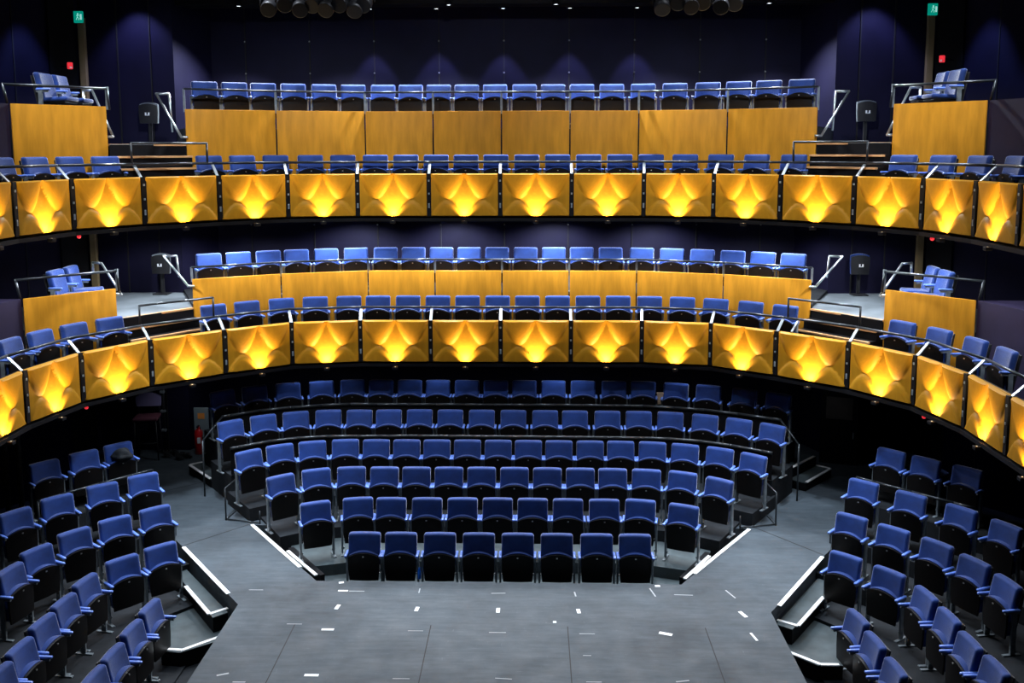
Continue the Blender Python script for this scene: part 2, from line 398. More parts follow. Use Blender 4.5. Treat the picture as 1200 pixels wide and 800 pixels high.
# flat veneer panels behind the front balcony row
def flat_panel(a, b, z0, z1, lab, grp):
    a = Vector(a); b = Vector(b); d = b-a; mid = (a+b)/2
    bm = nb(); box(bm, (0,0,(z1-z0)/2), (d.length-.03,.04,z1-z0), bev=.004)
    o = ob('veneer_panel', bm, WOOD, None, False, (mid.x, mid.y, z0), math.atan2(d.y, d.x)); smooth_by_angle(o)
    tag(o, lab, 'panel', grp); return o
for lv in (0, 1):
    n = len(MAIN)-1
    for i in range(n):
        flat_panel(MAIN[i], MAIN[i+1], ZFR[lv], ZPAN[lv], 'flat veneered wall panel behind the front seats, %s, %s' % (side_word(i, n), TIER[lv]), 'flat wooden panels of the %s' % TIER[lv])
    for sx, nm in ((-1,'left'),(1,'right')):
        A, B = (sx*7.55,15.33), (sx*6.55,16.53)
        flat_panel(*((A, B) if sx < 0 else (B, A)), ZFR[lv], ZPAN[lv], 'wide flat wooden panel fronting the %s box of the %s' % (nm, TIER[lv]), 'flat wooden panels of the side boxes')

# ------------------------------------------------------------------ rails
for lv in (0, 1):
    zt = ZT[lv]
    line = offset(FASC, .26); base = offset(FASC, .04)
    e = empty('balcony_rail', (0,18.47,zt)); off = Vector(e.location)
    bm = nb(); path(bm, [Vector((x, y, zt+.21))-off for x, y in line], .022, 10); ob('rail_tube', bm, RAILM, e, True)
    for i in range(len(line)):
        bm = nb(); bar(bm, Vector((*base[i], zt-.01))-off, Vector((*line[i], zt+.20))-off, .05, .014); ob('bracket', bm, STEEL, e)
    tag(e, 'dark curved handrail above the %s front, on steel brackets' % TIER[lv], 'railing', 'balcony front railings')
    # raised guard frames at the aisles
    for sx, nm in ((-1,'left'),(1,'right')):
        i0 = 9+sx*5; i1 = 9+sx*4
        a = Vector((*line[i0], 0)); b = Vector((*line[i1], 0)); a = a.lerp(b, -.02); b = b.lerp(a, .06)
        e = empty('aisle_guard', (a.x, a.y, zt+.21))
        bm = nb(); o = Vector((a.x, a.y, 0)); z = zt+.21
        path(bm, [Vector((0,0,0)), Vector((0,0,.35)), (b-o)+Vector((0,0,.35)), b-o], .019, 8)
        ob('guard_tube', bm, RAILM, e, True)
        if lv == 0:
            bm = nb(); c = a.lerp(b, .85); dd = offset(FASC, .05); q0 = Vector((*dd[i0], 0)).lerp(Vector((*dd[i1], 0)), .8)
            bar(bm, Vector((c.x,c.y,-.02))-o, q0-o+Vector((0,0,-.2)), .035, .02); ob('guard_stay', bm, STEEL, e)
        tag(e, 'raised dark guard frame at the %s aisle of the %s' % (nm, TIER[lv]), 'railing', 'aisle guard frames')
    # rail above the flat panels
    zp = ZPAN[lv]; hh = .36 if lv else .22
    e = empty('back_row_rail', (0,19.05,zp)); off = Vector(e.location)
    pl = MAIN
    bm = nb(); path(bm, [Vector((x, y+.02, zp+hh))-off for x, y in pl], .019, 10); ob('rail_tube', bm, RAILM, e, True)
    for x, y in pl:
        bm = nb(); bar(bm, Vector((x, y+.03, zp-.05))-off, Vector((x, y+.02, zp+hh))-off, .04, .014); ob('rail_post', bm, LEGM, e)
    tag(e, 'grey handrail in front of the back row of the %s' % TIER[lv], 'railing', 'back row railings')
    for sx, nm in ((-1,'left'),(1,'right')):
        A = Vector((sx*7.6,15.36,0)); B = Vector((sx*6.55,16.58,0))
        e = empty('box_rail', (A.x, A.y, zp)); bm = nb()
        path(bm, [Vector((0,0,0)), Vector((-sx*-.06,0,.30)), B-A+Vector((0,0,.30)), B-A+Vector((-sx*.03,0,-.05))], .021, 8)
        ob('rail_tube', bm, RAILM, e, True)
        bm = nb(); bar(bm, B-A+Vector((0,0,-.05)), B-A+Vector((0,0,.33)), .05, .03); ob('rail_post', bm, LEGM, e)
        tag(e, 'dark rail on the wooden panel of the %s %s box' % (nm, ('lower','upper')[lv]), 'railing', 'box railings')
        # light steel stair handrails either side of the aisle opening
        H1 = .80 if lv else .50
        for q, (s, w) in enumerate((((sx*5.72,17.70),'beside the back row'),((sx*6.50,16.62),'beside the box'))):
            s = Vector((*s, 0)); zz = zp-(.50 if lv else .12)
            e = empty('stair_handrail', (s.x, s.y, zz)); bm = nb()
            o1 = Vector((sx*.60,.45,0)) if q == 0 else Vector((sx*.50,.40,0))
            pts = [Vector((-sx*.02 if q else sx*-.12,.0 if q else -.02,0)), Vector((0,0,0)) , o1+Vector((0,0,H1)), o1+Vector((-sx*.22,.05,H1)), o1+Vector((-sx*.26,.05,.1))]
            if q: pts = [Vector((sx*.28,.08,0)), Vector((0,0,0)), o1+Vector((0,0,H1)), o1+Vector((sx*.2,.1,H1)), o1+Vector((sx*.2,.1,.3))]
            path(bm, pts, .021, 10); ob('handrail_tube', bm, STEEL, e, True)
            tag(e, 'bright steel stair handrail %s, %s aisle, %s' % (w, nm, TIER[lv]), 'handrail', 'steel stair handrails')

# ------------------------------------------------------------------ theatre seat
def seat_back_bm():
    bm = nb(); NX, NZ = 10, 8; W, H, T = .475, .47, .105
    def pt(i, j, f):
        s = -1+2*i/NX; t = j/NZ; z = .40+.47*t
        # rounded outline
        x = s*W/2
        y = .03*(1-s*s)*-0.0 + .10*(t-.9)  # recline
        cur = .022*(s*s)              # side wings come forward a little
        if f: return Vector((x, y-T*.5-cur+.0, z))
        return Vector((x, y+T*.5-cur, z))
    fr = [[bm.verts.new(pt(i,j,1)) for i in range(NX+1)] for j in range(NZ+1)]
    bk = [[bm.verts.new(pt(i,j,0)) for i in range(NX+1)] for j in range(NZ+1)]
    for j in range(NZ):
        for i in range(NX):
            bm.faces.new((fr[j][i],fr[j][i+1],fr[j+1][i+1],fr[j+1][i])); bm.faces.new((bk[j+1][i],bk[j+1][i+1],bk[j][i+1],bk[j][i]))
    for i in range(NX):
        bm.faces.new((fr[NZ][i],fr[NZ][i+1],bk[NZ][i+1],bk[NZ][i])); bm.faces.new((bk[0][i],bk[0][i+1],fr[0][i+1],fr[0][i]))
    for j in range(NZ):
        bm.faces.new((bk[j][0],fr[j][0],fr[j+1][0],bk[j+1][0])); bm.faces.new((fr[j][NX],bk[j][NX],bk[j+1][NX],fr[j+1][NX]))
    bmesh.ops.recalc_face_normals(bm, faces=bm.faces[:])
    es = [e for e in bm.edges if len(e.link_faces) == 2 and e.calc_face_angle(0) > .9]
    bmesh.ops.bevel(bm, geom=es, offset=.036, segments=4, profile=.5, affect='EDGES')
    return bm
def shield_bm(yf, yb, w, zb, zs, zc, bulge, nx=12):
    """tipped-up seat: flat-bottomed shield with an arched top"""
    bm = nb(); F_, B_ = [], []
    NZ = 6
    for j in range(NZ+1):
        rf, rb = [], []
        for i in range(nx+1):
            s = -1+2*i/nx; top = zs+(zc-zs)*(1-s*s); tt = j/NZ; z = zb+(top-zb)*tt
            ww = w*(.93+.07*min(1, tt*2))
            rf.append(bm.verts.new((s*ww/2, yf-bulge*(1-s*s)*(.4+.6*tt), z))); rb.append(bm.verts.new((s*ww/2, yb-bulge*.5*(1-s*s)*tt, z)))
        F_.append(rf); B_.append(rb)
    for j in range(NZ):
        for i in range(nx):
            bm.faces.new((F_[j][i],F_[j][i+1],F_[j+1][i+1],F_[j+1][i])); bm.faces.new((B_[j+1][i],B_[j+1][i+1],B_[j][i+1],B_[j][i]))
        bm.faces.new((B_[j][0],F_[j][0],F_[j+1][0],B_[j+1][0])); bm.faces.new((F_[j][nx],B_[j][nx],B_[j+1][nx],F_[j+1][nx]))
    for i in range(nx):
        bm.faces.new((F_[NZ][i],F_[NZ][i+1],B_[NZ][i+1],B_[NZ][i])); bm.faces.new((B_[0][i],B_[0][i+1],F_[0][i+1],F_[0][i]))
    bmesh.ops.recalc_face_normals(bm, faces=bm.faces[:])
    return bm
def make_seat(down=False):
    t = empty('theatre_seat')
    o = kid(t, ob('backrest', seat_back_bm(), BLUE, t)); smooth_by_angle(o, 50)
    bm = nb(); box(bm, (0,.035,.56), (.40,.022,.52), Matrix.Rotation(-math.radians(11), 3, 'X'), bev=.006); kid(t, ob('back_shell', bm, SHELL, t))
    if not down:
        c = kid(t, ob('seat_cushion', shield_bm(-.155,-.085,.455,.24,.565,.635,.02), BLUE, t)); smooth_by_angle(c, 40)
        c = kid(t, ob('seat_pan', shield_bm(-.180,-.157,.462,.20,.555,.622,.028), BLACK, t)); smooth_by_angle(c, 40); sp_o = c
        bm = nb(); box(bm, (0,-.212,.575), (.022,.006,.016)); kid(sp_o, ob('number_stud', bm, BRASS, sp_o))
    else:
        bm = nb(); box(bm, (0,-.27,.435), (.46,.46,.075), Matrix.Rotation(math.radians(-3), 3, 'X'), bev=.028); c = kid(t, ob('seat_cushion', bm, BLUE, t)); smooth_by_angle(c, 50)
        bm = nb(); box(bm, (0,-.26,.385), (.44,.42,.03), bev=.01); kid(t, ob('seat_pan', bm, BLACK, t))
    for sx in (-1, 1):
        bm = nb(); box(bm, (sx*.254,-.135,.592), (.042,.235,.032), bev=.012); c = kid(t, ob('armrest', bm, ARMB, t)); smooth_by_angle(c, 50)
        bm = nb(); box(bm, (sx*.256,-.09,.30), (.030,.07,.56), bev=.004); box(bm, (sx*.254,-.10,.008), (.045,.24,.016), bev=.003)
        box(bm, (sx*.254,-.12,.56), (.026,.20,.03)); box(bm, (sx*.249,-.10,.10), (.05,.03,.03), bev=.004)
        kid(t, ob('leg', bm, LEGM, t))
    tube_b = nb(); tube(tube_b, (-.25,-.05,.26), (.25,-.05,.26), .012, 8); kid(t, ob('hinge_bar', tube_b, SHELL, t))
    return t
PROTO = {False: make_seat(), True: make_seat(True)}
used = {False: False, True: False}
NSEAT = 0
def place_seat(x, y, zfloor, rz, label, group, down=False):
    global NSEAT
    if used[down]: t = copy_tree(PROTO[down])
    else: t = PROTO[down]; used[down] = True
    t.location = (x, y, zfloor); t.rotation_euler = (0,0,rz); tag(t, label, 'seat', group); NSEAT += 1
    return t
def lerp_tab(tab, u):
    if u <= tab[0][0]: return tab[0][1]
    for (a, va), (b, vb) in zip(tab, tab[1:]):
        if u <= b: return va+(vb-va)*(u-a)/(b-a)
    return tab[-1][1]
ROWS = [
 ([427.8,470.3,515.8,561.3,606.8,652.5,699,743.8], [(428,622.5),(744,625)], .555),
 ([369,419.4,458.8,500.8,542.3,583.3,624.3,665.6,708,750.8,802], [(369,587),(419.5,582),(583,582.5),(751,584.5),(802,590.5)], .728),
 ([327.8,370,412,450.9,488.3,526.3,564.5,603,641.5,680,718,757.8,800.8,844.3], [(327.8,556),(370,548.5),(412,546),(583,546.5),(718,548),(757.8,549),(800.8,552),(844.3,560)], .915),
 ([290,327.3,365.8,405,441.3,476.9,512.2,548,584,619.3,655,691.5,727.3,764.8,803.3,844.5,884.3], [(290,527),(327.3,520),(365.8,516),(405,514),(548,514.5),(727,516),(764.8,517),(803.3,519.5),(844.5,524),(884.3,531.5)], 1.10),
 ([268.8,307.8,346.3,385,421.5,456,492,528,564.8,601.8,639,673.8,711.8,748.5,785.8,827,867,906.5], [(268.8,492),(307.8,485.5),(346.3,481.5),(385,479.5),(492,479),(637,480),(748,481),(785.8,482),(827,485),(867,490),(906.5,496.5)], 1.385),
 ([259.5,297.5,337,376.5,413.3,447,480.6,513.5,547.5,581,614.5,648.5,683.3,719.4,754,792.5,831,873.5,913.5], [(259.5,457),(297.5,451.5),(337,448),(376.5,445.5),(413,444),(648,445),(754,446),(792.5,448),(831,450.5),(873.5,455),(913.5,460)], 1.714),
]
TOPZ = .872
ROWPTS = []
def tangents(P):
    out = []
    for i in range(len(P)):
        a = P[max(i-1,0)]; b = P[min(i+1,len(P)-1)]
        out.append(math.atan2(b[1]-a[1], b[0]-a[0]))
    return out
for r, (us, vt, zt) in enumerate(ROWS):
    P = []
    for u in us:
        p = atz(u, lerp_tab(vt, u)+.6, zt); P.append((p.x, p.y))
    A = tangents(P)
    # the outermost seats turn a little further than the chord
    if r > 0: A[0] = A[0]+.10; A[-1] = A[-1]-.10
    zf = zt-TOPZ; ROWPTS.append((P, zf))
    n = len(P)
    for i, (x, y) in enumerate(P):
        place_seat(x, y, zf, A[i], 'blue tip-up seat, %s in the %s centre stalls row' % (side_word(i, n), ORD[r+1] if r < 5 else 'rear'), 'centre stalls seats, %s row' % ORD[r+1])
# terraces below the centre rows
def extend(P, d):
    a = Vector(P[0]); b = Vector(P[1]); c = Vector(P[-2]); e = Vector(P[-1])
    a2 = a+(a-b).normalized()*d; e2 = e+(e-c).normalized()*d
    return [tuple(a2)]+list(P)+[tuple(e2)]
def simp(P): # drop middle points of the straight run
    return P
bm = nb(); prism(bm, [(-2.49,13.46),(2.73,13.44),(4.14,15.56),(-4.03,15.56)], -.95, -.317); struct('floor_front_row', bm, TREAD)
for r in range(1, 6):
    P, zf = ROWPTS[r]
    Q = extend(P, .16 if r > 1 else .36)
    bm = nb(); prism(bm, ribbon(offset(Q, -.42), offset(Q, .62)), -.9 if r < 3 else .0, zf); struct('floor_terrace', bm, TREAD if r == 1 else TERR)
    if r >= 4:
        # barrier with round top rail in front of the two rear rows
        L = offset(Q, -.46); e = empty('row_barrier', (0, L[len(L)//2][1], zf)); off = Vector(e.location)
        bm = nb(); path(bm, [Vector((x, y, zf+.50))-off for x, y in L], .030, 10); o = ob('barrier_rail', bm, RAILM, e, True)
        bm = nb(); prism(bm, [(x-off.x, y-off.y) for x, y in ribbon(L, offset(L, .02))], .02, .47); ob('barrier_panel', bm, DARK, e)
        for k, (P0, sgn) in enumerate(((L[0],-1),(L[-1],1)) if r == 5 else ()):
            bm = nb(); path(bm, [Vector((P0[0],P0[1],zf+.5))-off, Vector((P0[0]+sgn*.22,P0[1]-.45,zf+.18))-off, Vector((P0[0]+sgn*.22,P0[1]-.45,0.0))-off], .016, 8); ob('end_stay', bm, RAILM, e, True)
        tag(e, 'long dark barrier rail in front of the %s centre stalls row' % ('fifth' if r == 4 else 'rear'), 'railing', 'stalls barrier rails')
# steel frames under the ends of the fourth row
for sgn, nm in ((0,'left'),(-1,'right')):
    P, zf = ROWPTS[3]; x, y = P[sgn]; s = -1 if sgn == 0 else 1
    e = empty('seat_frame', (x+s*.30, y-.35, 0)); bm = nb()
    path(bm, [Vector((0,0,0)), Vector((0,0,.55)), Vector((-s*.05,.5,.55)), Vector((-s*.05,.5,0)), Vector((0,0,.012))], .014, 6)
    path(bm, [Vector((-s*.0,0,.02)), Vector((-s*.62,-.16,.02))], .012, 6); path(bm, [Vector((-s*.62,-.16,.0)), Vector((-s*.62,-.16,.22))], .012, 6)
    ob('frame_tube', bm, RAILM, e, True)
    tag(e, 'black tubular steel frame under the %s end of the fourth row' % nm, 'frame', 'row end frames')

BANK = {
 'LA': ([((32.5,545),(68,536)),((79.5,532.5),(114,525)),((121,522.5),(153,516))], 1.25, [50,48,46]),
 'LB': ([((0,602.5),(32,593)),((44.5,586),(86,576)),((97.5,571),(140,562.5)),((146.8,558.8),(186.3,551.8))], 1.0, [56,47,40,37]),
 'LC': ([((-2,672),(20,658)),((26,647.5),(55.5,636)),((68,626),(102.5,616)),((115.5,610),(151,602.5)),((159.5,599),(201,589))], .75, [80,64,52,43,42]),
 'LD': ([((-15,795),(6,776)),((9,765),(32.5,746)),((35,735),(59,717.5)),((62.5,710),(82.5,694)),((86,686),(109,670)),((123,659),(160,647)),((168,643),(205,633))], .5, [87,86,84,83,80,49,44]),
 'LE': ([((99,797),(116,781)),((120,772),(140,752.5)),((143,742.5),(161,725)),((164,717.5),(182.5,700))], .25, [88,87,86,85]),
 'RA': ([((1030,523),(1062,530.5)),((1068.8,532),(1105.5,541)),((1117,543),(1154.5,552.5))], 1.25, [-46,-48,-50]),
 'RB': ([((993,558),(1034.5,568)),((1047.5,572.5),(1091,582.5)),((1107.5,587),(1149.5,601)),((1165,607),(1198,619.5))], 1.0, [-42,-45,-54,-62]),
 'RC': ([((977.5,597.5),(1022,609)),((1029.5,612),(1068,623)),((1082.5,627.5),(1118,641)),((1128,647.5),(1161,662.5)),((1169,670),(1197.5,689))], .75, [-42,-46,-56,-65,-80]),
 'RD': ([((972.5,643),(1013,655.5)),((1025.5,660),(1062.5,675)),((1076,684),(1099,703)),((1104,709),(1125,730)),((1127.5,735.5),(1151,762.5)),((1156,765),(1184,791))], .5, [-44,-53,-82,-86,-87,-87]),
 'RE': ([((997.5,712),(1017.5,730)),((1017.5,737.5),(1037.5,759)),((1040,766),(1064,794))], .25, [-80,-84,-86]),
}
RN = {'A':'rear row','B':'second row from the wall','C':'middle row','D':'second row from the stage','E':'row nearest the stage'}
BP = {}
for k, (lst, zt, angs) in BANK.items():
    P = []; sd = 'left' if k[0] == 'L' else 'right'
    n = len(lst)
    for i, (a, b) in enumerate(lst):
        q = (atz(*a, zt)+atz(*b, zt))/2; P.append((q.x, q.y))
        far = (n-i if sd == 'left' else i+1)     # counted from the far end of the row
        w = '%s from its far end' % ORD[far] if far > 1 else 'at its far end'
        place_seat(q.x, q.y, zt-TOPZ, math.radians(angs[i]), 'blue seat, %s side bank, %s, %s' % (sd, RN[k[1]], w), '%s side bank seats, %s' % (sd, RN[k[1]]))
    BP[k] = P
for k, P in BP.items():
    zf = BANK[k][1]-TOPZ
    Q = list(P)
    # continue towards the camera beyond the frame
    if k[0] == 'L':
        d = (Vector(Q[0])-Vector(Q[1])).normalized(); Q = [tuple(Vector(Q[0])+d*(3 if k[1] in 'CDE' else 1.0))]+Q; a = Vector(Q[-1]); b = Vector(Q[-2]); Q.append(tuple(a+(a-b).normalized()*.32))
    else:
        d = (Vector(Q[-1])-Vector(Q[-2])).normalized(); Q = Q+[tuple(Vector(Q[-1])+d*(3 if k[1] in 'CDE' else 1.0))]; a = Vector(Q[0]); b = Vector(Q[1]); Q = [tuple(a+(a-b).normalized()*.32)]+Q
    bm = nb(); prism(bm, ribbon(offset(Q, -.44), offset(Q, .6)), -.66, zf)
    struct('floor_terrace', bm, TERR)
# rails in front of the rear side rows
for sd, k in (('left','LA'),('right','RA')):
    P = BP[k]; L = offset(extend(P, .35), -.48); e = empty('bank_rail', (L[2][0], L[2][1], 0.37)); off = Vector(e.location)
    bm = nb(); path(bm, [Vector((x, y, .80))-off for x, y in L], .022, 8); o = ob('rail_tube', bm, RAILM, e, True)
    for x, y in (L[0], L[2], L[-1]):
        bm = nb(); tube(bm, Vector((x, y, .12))-off, Vector((x, y, .80))-off, .016); ob('rail_post', bm, RAILM, e, True)
    tag(e, 'dark rail in front of the rear row of the %s side bank' % sd, 'railing', 'side bank rails')

# balcony seats, set along curves parallel to the fronts
def along(curve, z, u, maxy=None):
    best = None
    pts = []
    for a, b in zip(curve, curve[1:]):
        a = Vector(a); b = Vector(b)
        ua = proju((a.x, a.y, z)); ub = proju((b.x, b.y, z))
        if (ua-u)*(ub-u) <= 0:
            lo, hi = 0., 1.
            for _ in range(30):
                m_ = (lo+hi)/2; p = a.lerp(b, m_)
                if (proju((p.x, p.y, z))-u)*(ua-u) > 0: lo = m_
                else: hi = m_
            p = a.lerp(b, lo); pts.append(p)
    return max(pts, key=lambda p: p.y) if pts else None
def chaikin(P, n=2):
    for _ in range(n):
        Q = [P[0]]
        for a, b in zip(P, P[1:]):
            a = Vector(a); b = Vector(b); Q += [tuple(a.lerp(b, .25)), tuple(a.lerp(b, .75))]
        Q.append(P[-1]); P = Q
    return P
UF = [-1,39,80,122,243.8,283,322.5,363.3,401.8,440,475.8,511.3,546.3,581.3,617.5,653.5,689.8,726.3,763.3,803.3,845.6,888,931.5,1060.8,1107,1150.6,1194]
UB = [238.8,274,308,343.3,379.3,413.9,449,481.5,514.1,547.1,580.3,614.8,648,682,716.9,753.9,791.4,830.3,866.4,902,940.5]
LF = [9,45,85,127,249,288.5,329.4,369.3,408.8,443.1,478.5,513.3,548,583.3,618.1,653.4,688.9,724.4,761.3,799.9,839.6,881,921.5,1059.4,1103,1146,1182]
LB = [243.8,278.8,314,347,382,417,452,484.8,517.5,550,582.6,616,649,681.8,715.6,752.3,788,823.8,859.4,895,930.9]
MAINX = [(-6.7,17.1)]+MAIN+[(6.7,17.1)]
for lv, (uf, ub) in enumerate(((LF, LB), (UF, UB))):
    cf = chaikin(offset(FASC, .50)); cb = chaikin(offset(MAINX, .52))
    zf, zb = ZFR[lv], ZBK[lv]
    def do(us, curve, z, fn, grp, ztop):
        for i, u in enumerate(us):
            p = along(curve, z+TOPZ, u)
            if p is None: print('no pos', u); continue
            # tangent
            j = min(range(len(curve)-1), key=lambda q: (Vector(curve[q]).lerp(Vector(curve[q+1]), .5)-p).length)
            a = Vector(curve[max(0, j-1)]); b = Vector(curve[min(len(curve)-1, j+2)]); d = b-a
            place_seat(p.x, p.y, z, math.atan2(d.y, d.x), fn(i), grp)
    def fname(i):
        if i < 4: return 'blue seat, %s front row left of aisle, %s' % (TIER[lv], ['farthest left','second from the frame edge','third from the frame edge','nearest the aisle'][i])
        if i > 22: return 'blue seat, %s front row right of aisle, %s' % (TIER[lv], ['nearest the aisle','second from the aisle','third from the aisle','farthest right'][i-23])
        return 'blue tip-up seat, %s in the %s front row between the aisles' % (side_word(i-4, 19), TIER[lv])
    do(uf, cf, zf, fname, 'front row seats, %s' % TIER[lv], 0)
    do(ub, cb, zb, lambda i: 'blue tip-up seat, %s in the %s back row' % (side_word(i, 21), TIER[lv]), 'back row seats, %s' % TIER[lv], 0)
    for sx, nm in ((-1,'left'),(1,'right')):
        for q in (0, 1):
            place_seat(sx*7.46, 16.22+.55*q, zb-(0 if lv else .05), math.radians(90+q*4) if sx < 0 else math.radians(-90-q*4), 'blue seat with lowered cushion in the %s %s box, %s' % (nm, ('lower','upper')[lv], ('nearer the front','farther back')[q]), 'box seats', True)
print('SEATS', NSEAT)

# ------------------------------------------------------------------ wall things
def flip_seat(x, y, z, lab, blue):
    e = empty('usher_seat', (x, y, z))
    bm = nb(); box(bm, (0,0,.30), (.06,.05,.6)); box(bm, (0,-.06,.012), (.30,.26,.024), bev=.006); ob('pedestal', bm, SHELL, e)
    o = ob('folded_seat', shield_bm(-.10,-.05,.36,.42,.76,.80,.03), SHELL, e); smooth_by_angle(o, 40)
    o = ob('cushion', shield_bm(-.05,.01,.36,.42,.79,.825,.01), BLUE if blue else LEGM, e); smooth_by_angle(o, 40)
    bm = nb(); box(bm, (-.03,-.137,.60), (.028,.006,.05)); box(bm, (.03,-.137,.60), (.028,.006,.05)); box(bm, (0,-.137,.575), (.09,.006,.012)); ob('white_mark', bm, TAPE, e)
    tag(e, lab, 'seat', 'wall mounted usher seats')
flip_seat(-6.95,19.42,6.28, 'small black folded usher seat on the left wall of the upper balcony', False)
flip_seat(7.05,19.42,6.28, 'small black folded usher seat on the right wall of the upper balcony', False)
flip_seat(-6.85,19.42,3.30, 'small black folded usher seat on the left wall of the lower balcony', False)
flip_seat(7.05,19.42,3.30, 'small black folded usher seat with blue cushion edge, right lower balcony wall', True)
for sx, nm, u, v in ((-1,'left',92,20),(1,'right',1093,11)):
    p = aty(u, v, 18.6); e = empty('exit_sign', p)
    bm = nb(); box(bm, (0,0,0), (.17,.05,.21), bev=.006); ob('sign_box', bm, GREEN, e)
    bm = nb(); bmesh.ops.create_uvsphere(bm, u_segments=8, v_segments=6, radius=.014, matrix=Matrix.Translation((.0,-.03,.055)))
    for a, b in (((0,.04),(-.012,-.005)),((-.012,-.005),(.02,-.03)),((.02,-.03),(.012,-.06)),((-.012,-.005),(-.035,-.055)),((0,.035),(.03,.015)),((0,.035),(-.03,.02))):
        bar(bm, (a[0],-.029,a[1]), (b[0],-.029,b[1]), .013, .004)
    box(bm, (.055,-.028,0), (.03,.004,.10)); ob('running_figure', bm, EXW, e)
    bm = nb(); bar(bm, (0,0,.10), (0,0,.45), .02, .02); ob('hanger', bm, DARK, e)
    tag(e, 'green exit sign with running figure high on the %s wall' % nm, 'exit sign', 'exit signs')
for sx, nm, u, v in ((-1,'left',82,77),(1,'right',1104,69)):
    p = aty(u, v, 18.3 if sx < 0 else 18.2); e = empty('alarm_box', (p.x, p.y, p.z), sx*-math.radians(50))
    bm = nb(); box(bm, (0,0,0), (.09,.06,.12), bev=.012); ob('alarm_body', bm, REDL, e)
    bm = nb(); box(bm, (.0,-.032,-.03), (.04,.004,.03)); ob('alarm_window', bm, TAPE, e)
    bm = nb(); box(bm, (0,.2,0), (.04,.34,.04)); ob('wall_mount', bm, DARK, e)
    tag(e, 'small red fire alarm box on the %s wall above the upper box' % nm, 'alarm', 'red alarm boxes')
for lv, uvs in ((0, ((101.2,478.5),(1082.8,486.2))), (1, ((92.5,276),(1092.5,275.3)))):
    for q, (u, v) in enumerate(uvs):
        p = along(offset(FASC, .0), ZB[lv]-.1, u)
        bm = nb(); bmesh.ops.create_uvsphere(bm, u_segments=10, v_segments=8, radius=.032); o = ob('indicator_lamp', bm, REDL, None, True, (p.x, p.y, ZB[lv]-.112))
        tag(o, 'tiny red lamp under the %s edge of the %s' % (('left','right')[q], TIER[lv]), 'light', 'red indicator lamps')

# fire point
e = empty('extinguisher_board', (-6.22,19.52,0))
bm = nb(); box(bm, (0,0,.46), (.30,.04,.92), bev=.005); ob('board', bm, BOARD, e)
bm = nb(); box(bm, (0,-.025,.75), (.14,.006,.12)); ob('orange_notice', bm, ORNG, e)
tag(e, 'grey board with orange notice behind the fire extinguisher', 'board')
e = empty('fire_extinguisher', (-6.23,19.34,.0))
bm = nb(); lathe(bm, [(.07,0),(.085,.02),(.085,.42),(.07,.49),(.03,.53),(.028,.56)], 20); ob('cylinder', bm, RED, e, True)
bm = nb(); box(bm, (0,-.02,.58), (.03,.12,.025)); tube(bm, (.03,0,.56), (.10,-.03,.30), .010); ob('handle_and_hose', bm, CABLE, e)
bm = nb(); box(bm, (.03,-.078,.30), (.07,.02,.12), bev=.004); ob('label_plate', bm, TAPE, e)
tag(e, 'red fire extinguisher standing left of the centre stalls', 'fire extinguisher')
# tall loose chair by the left wall
p = aty(172.5, 461, 19.2)
e = empty('loose_chair', (p.x, 19.2, 0), math.radians(10))
H = p.z
bm = nb(); bm.free(); bm = shield_bm(.08,.13,.50,H-.28,H-.09,H,.02); o = ob('backrest', bm, LILAC, e); smooth_by_angle(o, 60)
bm = nb(); box(bm, (0,-.12,H-.46), (.48,.42,.07), bev=.025); o = ob('seat', bm, MAROON, e); smooth_by_angle(o, 60)
for sx in (-1,1):
    for yy in (-.30,.08):
        bm = nb(); tube(bm, (sx*.2,yy,H-.5), (sx*.23,yy*1.15,0), .014); ob('leg', bm, SHELL, e, True)
    bm = nb(); tube(bm, (sx*.2,.10,H-.5), (sx*.2,.11,H-.1), .014); ob('back_post', bm, SHELL, e, True)
bm = nb(); tube(bm, (-.22,-.33,.35), (.22,-.33,.35), .012); ob('footrest', bm, SHELL, e, True)
tag(e, 'tall dark chair with violet back and maroon seat by the left wall', 'chair')
# steel lighting boom behind it
e = empty('lighting_boom', (-6.93,19.35,0)); bm = nb(); tube(bm, (0,0,0), (0,0,2.1), .03, 10); ob('pole', bm, SHELL, e, True)
for z in (.5,.9,1.3,1.7): bm = nb(); box(bm, (0,-.03,z), (.09,.08,.05), bev=.008); ob('clamp', bm, LEGM, e)
tag(e, 'black vertical pole with clamps right of the tall chair', 'pole')
# cable heap by the extinguisher
for k, (x, y, lab) in enumerate(((-6.75,19.15,'coil of black cable on the floor by the black pole'),(-6.45,19.0,'coil of black cable on the floor before the extinguisher'))):
    bm = nb(); pts = []
    for t in range(60):
        a = t*.55; rr = .13+.05*math.sin(t*1.7); pts.append(Vector((rr*math.cos(a), rr*.7*math.sin(a), .015+.0018*t)))
    path(bm, pts, .011, 5); tag(ob('cable_coil', bm, CABLE, None, True, (x, y, 0)), lab, 'cable', 'cable coils')
# cabinet with dull brown panel at the right
p = aty(982, 525, 18.9)
e = empty('cabinet', (p.x, 18.9, 0), math.radians(-18)); 
bm = nb(); box(bm, (0,.2,.75), (.70,.40,1.5), bev=.01); ob('body', bm, DARK, e)
bm = nb(); box(bm, (0,-.012,1.13), (.50,.02,.44), bev=.004); ob('brown_panel', bm, BROWN, e)
bm = nb(); box(bm, (.27,-.012,.6), (.02,.03,.12)); ob('handle', bm, LEGM, e)
tag(e, 'black cabinet with dull brown panel in the dark right corner', 'cabinet')
